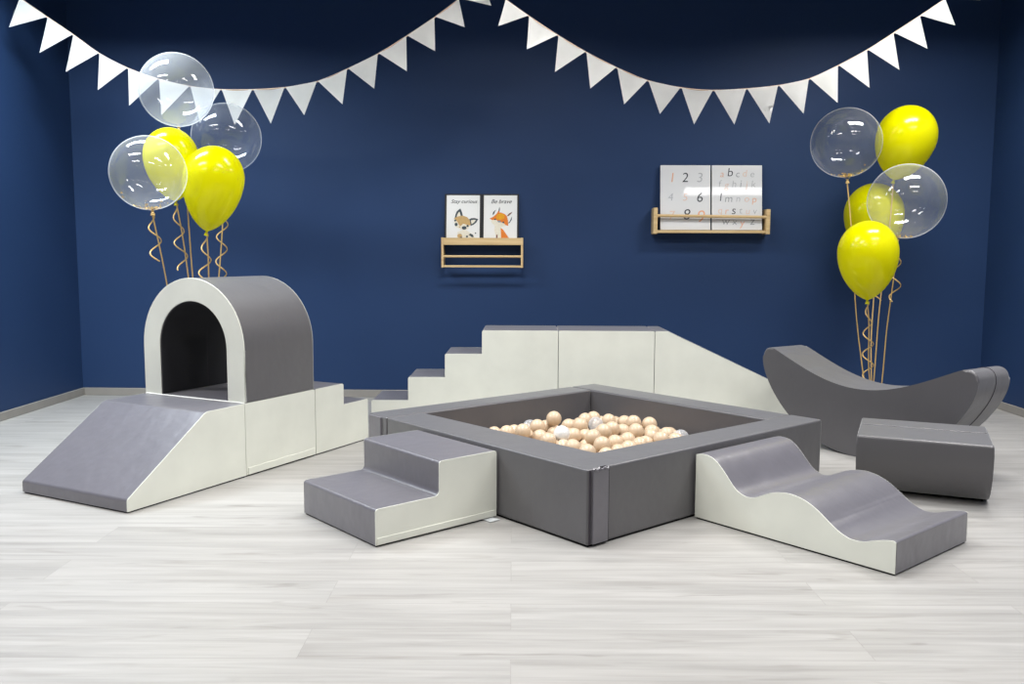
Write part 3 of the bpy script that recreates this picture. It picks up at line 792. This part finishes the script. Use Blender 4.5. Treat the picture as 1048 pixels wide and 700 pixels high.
def text_mesh(s, size, shear=0.0, thin=0.0):
    cu = bpy.data.curves.new('lettering', 'FONT')
    cu.body = s; cu.size = size; cu.shear = shear; cu.offset = thin
    cu.align_x = 'CENTER'; cu.align_y = 'CENTER'
    o = bpy.data.objects.new('lettering_curve', cu); COL.objects.link(o)
    dg = bpy.context.evaluated_depsgraph_get()
    me = bpy.data.meshes.new_from_object(o.evaluated_get(dg))
    bpy.data.objects.remove(o); bpy.data.curves.remove(cu)
    return me
def leaned(name, label, cat, u, off_bottom, z, tilt, group):
    """a board standing on a shelf and leaning back against the wall; local x along the wall, z up its face"""
    t = wall_thing(name, label, cat, u, off_bottom, z, group)
    t.rotation_euler = (-tilt, 0, YAW)
    return t
def add_poly(bm, pts, y, mi):
    f = bm.faces.new([bm.verts.new((x, y, z)) for x, z in pts])
    f.material_index = mi
def blob(cx, cz, rx, rz, n=14): return [(cx + rx * cos(2 * pi * k / n), cz + rz * sin(2 * pi * k / n)) for k in range(n)]

FW, FHH, FB = .2865, .384, .0135
def picture(label, u, words, shapes, scale, x0):
    t = leaned('framed_print', label, 'picture', u, .070, 1.2275, .15, 'animal prints on the left shelf')
    bm = bmesh.new()
    add_box(bm, (0, 0, 0), (FB, .020, FHH), .001); add_box(bm, (FW - FB, 0, 0), (FW, .020, FHH), .001)
    add_box(bm, (FB, 0, FHH - .009), (FW - FB, .020, FHH), .001); add_box(bm, (FB, 0, 0), (FW - FB, .020, .009), .001)
    o = obj('frame', bm, M_BLACKFR, t, False); o['label'] = 'thin black frame'
    bm = bmesh.new(); add_box(bm, (FB - .002, .004, .006), (FW - FB + .002, .012, FHH - .006)); obj('print', bm, M_PAPER, t, False)
    # drawing, in the picture's own units
    mats = []
    bm = bmesh.new()
    k = (FW - 2 * FB) / 415
    for i, (mat, pts) in enumerate(shapes):
        if mat not in mats: mats.append(mat)
        add_poly(bm, [(FB + (x - x0) * k, (598 - y) * k + .038) for x, y in pts], .0036 - .00012 * i, mats.index(mat))
    me = bpy.data.meshes.new('illustration'); bm.to_mesh(me); bm.free()
    for m in mats: me.materials.append(m)
    link(bpy.data.objects.new('illustration', me), t)
    for (s, cx, cy, size) in words:
        me = text_mesh(s, size * k, .35, -.0)
        me.transform(Matrix.Translation((FB + (cx - x0) * k, .0022, (598 - cy) * k + .038)) @ Matrix.Rotation(pi / 2, 4, 'X'))
        me.materials.clear(); me.materials.append(P_INK)
        link(bpy.data.objects.new('lettering', me), t)
rac = [
    (P_CREAM, [(150, 360), (195, 345), (260, 335), (330, 350), (362, 430), (335, 480), (290, 505), (230, 485), (170, 455)]),
    (P_CREAM, [(200, 520), (260, 500), (320, 505), (400, 560), (420, 600), (190, 600)]),
    (P_DARK, [(163, 345), (172, 300), (188, 262), (232, 226), (252, 270), (264, 318), (235, 330)]),
    (P_PAPER if False else P_CREAM, [(186, 335), (195, 300), (210, 275), (222, 268), (232, 300), (238, 325)]),
    (P_DARK, [(340, 362), (370, 348), (410, 346), (456, 360), (430, 405), (395, 432), (362, 445)]),
    (P_CREAM, [(364, 376), (400, 368), (428, 370), (405, 402), (374, 424)]),
    (P_TAN, [(152, 350), (200, 328), (262, 316), (318, 336), (350, 372), (362, 432), (326, 440), (296, 424), (268, 418), (240, 446), (220, 440), (200, 400), (178, 372)]),
    (P_DARK, blob(182, 428, 19, 22)), (P_DARK, blob(170, 378, 13, 12)), (P_DARK, blob(324, 446, 15, 14)),
    (P_DARK, blob(282, 470, 30, 22)), (P_TAN, blob(225, 458, 10, 8)),
    (P_TAN, blob(228, 570, 30, 26)), (P_DARK, [(336, 556), (362, 540), (392, 556), (402, 584), (380, 588), (360, 570)]), (P_DARK, blob(318, 578, 14, 13)), (P_DARK, blob(424, 536, 9, 9)), (P_DARK, blob(244, 590, 16, 8)),
]
fox = [
    (P_CREAM, [(690, 430), (775, 440), (772, 520), (764, 598), (712, 598), (682, 500)]),
    (P_ORANGE, [(762, 470), (792, 488), (830, 545), (866, 596), (768, 598)]),
    (P_BROWN, [(706, 556), (724, 552), (724, 598), (704, 598)]),
    (P_ORANGE, [(622, 352), (668, 330), (704, 298), (726, 272), (770, 278), (812, 296), (838, 322), (852, 376), (856, 444), (826, 434), (790, 404), (742, 392), (696, 364), (660, 372)]),
    (P_CREAM, [(640, 378), (692, 368), (742, 394), (790, 406), (830, 440), (790, 452), (730, 462), (690, 442), (655, 410)]),
    (P_YELLOW, [(704, 340), (722, 300), (768, 284), (806, 306), (806, 350), (764, 366), (724, 364)]),
    (P_DARK, [(658, 304), (668, 270), (704, 238), (690, 262), (676, 300)]),
    (P_DARK, [(732, 268), (738, 230), (748, 203), (750, 240), (744, 268)]), (P_ORANGE, [(716, 284), (732, 254), (744, 270)]),
    (P_BROWN, [(836, 320), (870, 284), (908, 268), (890, 292), (856, 322)]),
    (P_DARK, [(848, 414), (876, 384), (896, 334), (902, 322), (898, 366), (872, 406)]),
    (P_DARK, blob(692, 362, 13, 9)), (P_DARK, blob(794, 400, 13, 10)), (P_MGREY, blob(742, 388, 20, 12)),
]
picture('black framed print of a raccoon face, left one on the pine shelf', 2.9275, [('Stay curious', 275, 140, 66)], rac, 1, 60)
picture('black framed print of an orange fox, right one on the pine shelf', 3.2175, [('Be brave', 765, 140, 72)], fox, 1, 550)

BW, BHH = .384, .500
def board(label, u, items):
    t = leaned('white_board', label, 'board', u, .095, 1.333, .13, 'white boards on the right ledge')
    bm = bmesh.new(); add_box(bm, (0, 0, 0), (BW, .012, BHH), .003); obj('panel', bm, M_BOARD, t)
    per = {}
    for s, x, y, size, mat in items: per.setdefault(mat.name, []).append((s, x, y, size, mat))
    for lst in per.values():
        bm = bmesh.new()
        for s, x, y, size, mat in lst:
            me = text_mesh(s, size, .12, -.0007)
            me.transform(Matrix.Translation((x * BW, -.0012, (1 - y) * BHH)) @ Matrix.Rotation(pi / 2, 4, 'X'))
            bm.from_mesh(me); bpy.data.meshes.remove(me)
        obj('lettering', bm, lst[0][4], t, False)
S_ = .105
board('glossy white board of handwritten numbers, left one on the pine ledge', 4.592, [
    ('1', .23, .20, S_, P_ORM), ('2', .49, .20, S_, P_BLACKM), ('3', .78, .20, S_, P_LGREY),
    ('4', .20, .50, S_ * .8, P_LGREY), ('5', .49, .50, S_ * .8, P_PALEOR), ('6', .78, .505, S_, P_BLACKM),
    ('7', .22, .78, S_ * .9, P_PALEOR), ('8', .52, .77, S_ * 1.1, P_BLACKM), ('9', .80, .80, S_ * 1.25, P_ORM)])
L_ = .075
board('glossy white board of handwritten letters, right one on the pine ledge', 4.986, [
    ('a', .20, .14, L_, P_ORM), ('b', .36, .115, L_ * 1.25, P_BLACKM), ('c', .51, .14, L_, P_MGREY), ('d', .65, .13, L_, P_PALEOR), ('e', .80, .14, L_, P_LGREY),
    ('f', .15, .29, L_, P_LGREY), ('g', .29, .31, L_, P_PALEOR), ('h', .44, .295, L_, P_LGREY), ('i', .57, .29, L_ * 1.1, P_MGREY), ('j', .69, .30, L_, P_PALEOR), ('k', .82, .295, L_, P_LGREY),
    ('l', .17, .50, L_ * 1.2, P_BLACKM), ('m', .33, .52, L_ * 1.1, P_MGREY), ('n', .52, .52, L_, P_LGREY), ('o', .69, .52, L_, P_PALEOR), ('p', .84, .53, L_, P_ORM),
    ('q', .16, .70, L_, P_PALEOR), ('r', .29, .71, L_, P_ORM), ('s', .43, .70, L_ * 1.25, P_BLACKM), ('t', .57, .70, L_, P_LGREY), ('u', .71, .71, L_, P_PALEOR), ('v', .85, .71, L_, P_LGREY),
    ('w', .27, .87, L_ * 1.1, P_MGREY), ('x', .45, .875, L_, P_MGREY), ('y', .60, .89, L_ * 1.1, P_ORM), ('z', .80, .865, L_ * 1.2, P_MGREY)])

# ------------------------------------------------------------------ light
def area(x, y, z, sx_, sy_, power, spread=150, col=(1, .99, .975), rot=(0, 0, 0)):
    l = bpy.data.lights.new('ceiling_panel_light', 'AREA')
    l.shape = 'RECTANGLE'; l.size = sx_; l.size_y = sy_; l.energy = power; l.color = col; l.spread = radians(spread)
    o = bpy.data.objects.new('ceiling_panel_light', l); COL.objects.link(o)
    o.location = (x, y, z); o.rotation_euler = rot
    return o
for y, ky, ks in ((-.6, .85, (1.0, 1.0, .9)), (2.1, 1.05, (1.0, 1.0, .95)), (3.7, 1.2, (1.25, 1.0, .95)), (5.2, 1.2, (2.05, .88, 1.4))):
    for x, k in zip((-2.85, -.1, 2.65), ks):
        area(x, y, HT - .06, 1.2, .3, LAMP_W * k * ky, LAMP_SPREAD, (.84, .94, 1) if k > 2 else (1, .99, .975))
w = bpy.data.worlds.new('room_fill')
sc.world = w
w.use_nodes = True
nt = w.node_tree
bg = nt.nodes['Background']
tc = nt.nodes.new('ShaderNodeTexCoord'); nz = nt.nodes.new('ShaderNodeTexNoise'); nz.inputs['Scale'].default_value = 1.0
rp = nt.nodes.new('ShaderNodeValToRGB'); rp.color_ramp.elements[0].color = (.95, .96, 1, 1); rp.color_ramp.elements[1].color = (1, .99, .96, 1)
nt.links.new(tc.outputs['Generated'], nz.inputs['Vector']); nt.links.new(nz.outputs['Fac'], rp.inputs['Fac']); nt.links.new(rp.outputs['Color'], bg.inputs['Color'])
bg.inputs['Strength'].default_value = WORLD

# ------------------------------------------------------------------ camera
f, p, ro, h = 900.0, .101, .004, 1.152
cd = bpy.data.cameras.new('camera'); cam = bpy.data.objects.new('camera', cd); COL.objects.link(cam)
cd.sensor_fit = 'HORIZONTAL'; cd.sensor_width = 36.0; cd.lens = f / 1048 * 36
fw = Vector((0, cos(p), -sin(p))); up = Vector((0, sin(p), cos(p))); rt = Vector((1, 0, 0))
Rv = cos(ro) * rt + sin(ro) * up; Uv = -sin(ro) * rt + cos(ro) * up
cam.matrix_world = Matrix(((Rv.x, Uv.x, -fw.x, 0), (Rv.y, Uv.y, -fw.y, 0), (Rv.z, Uv.z, -fw.z, h), (0, 0, 0, 1)))
cd.clip_end = 60
sc.camera = cam
sc.view_settings.view_transform = 'Standard'
sc.view_settings.look = 'None'
sc.view_settings.exposure = EXPOSURE
sc.cycles.max_bounces = 10
sc.cycles.transparent_max_bounces = 16
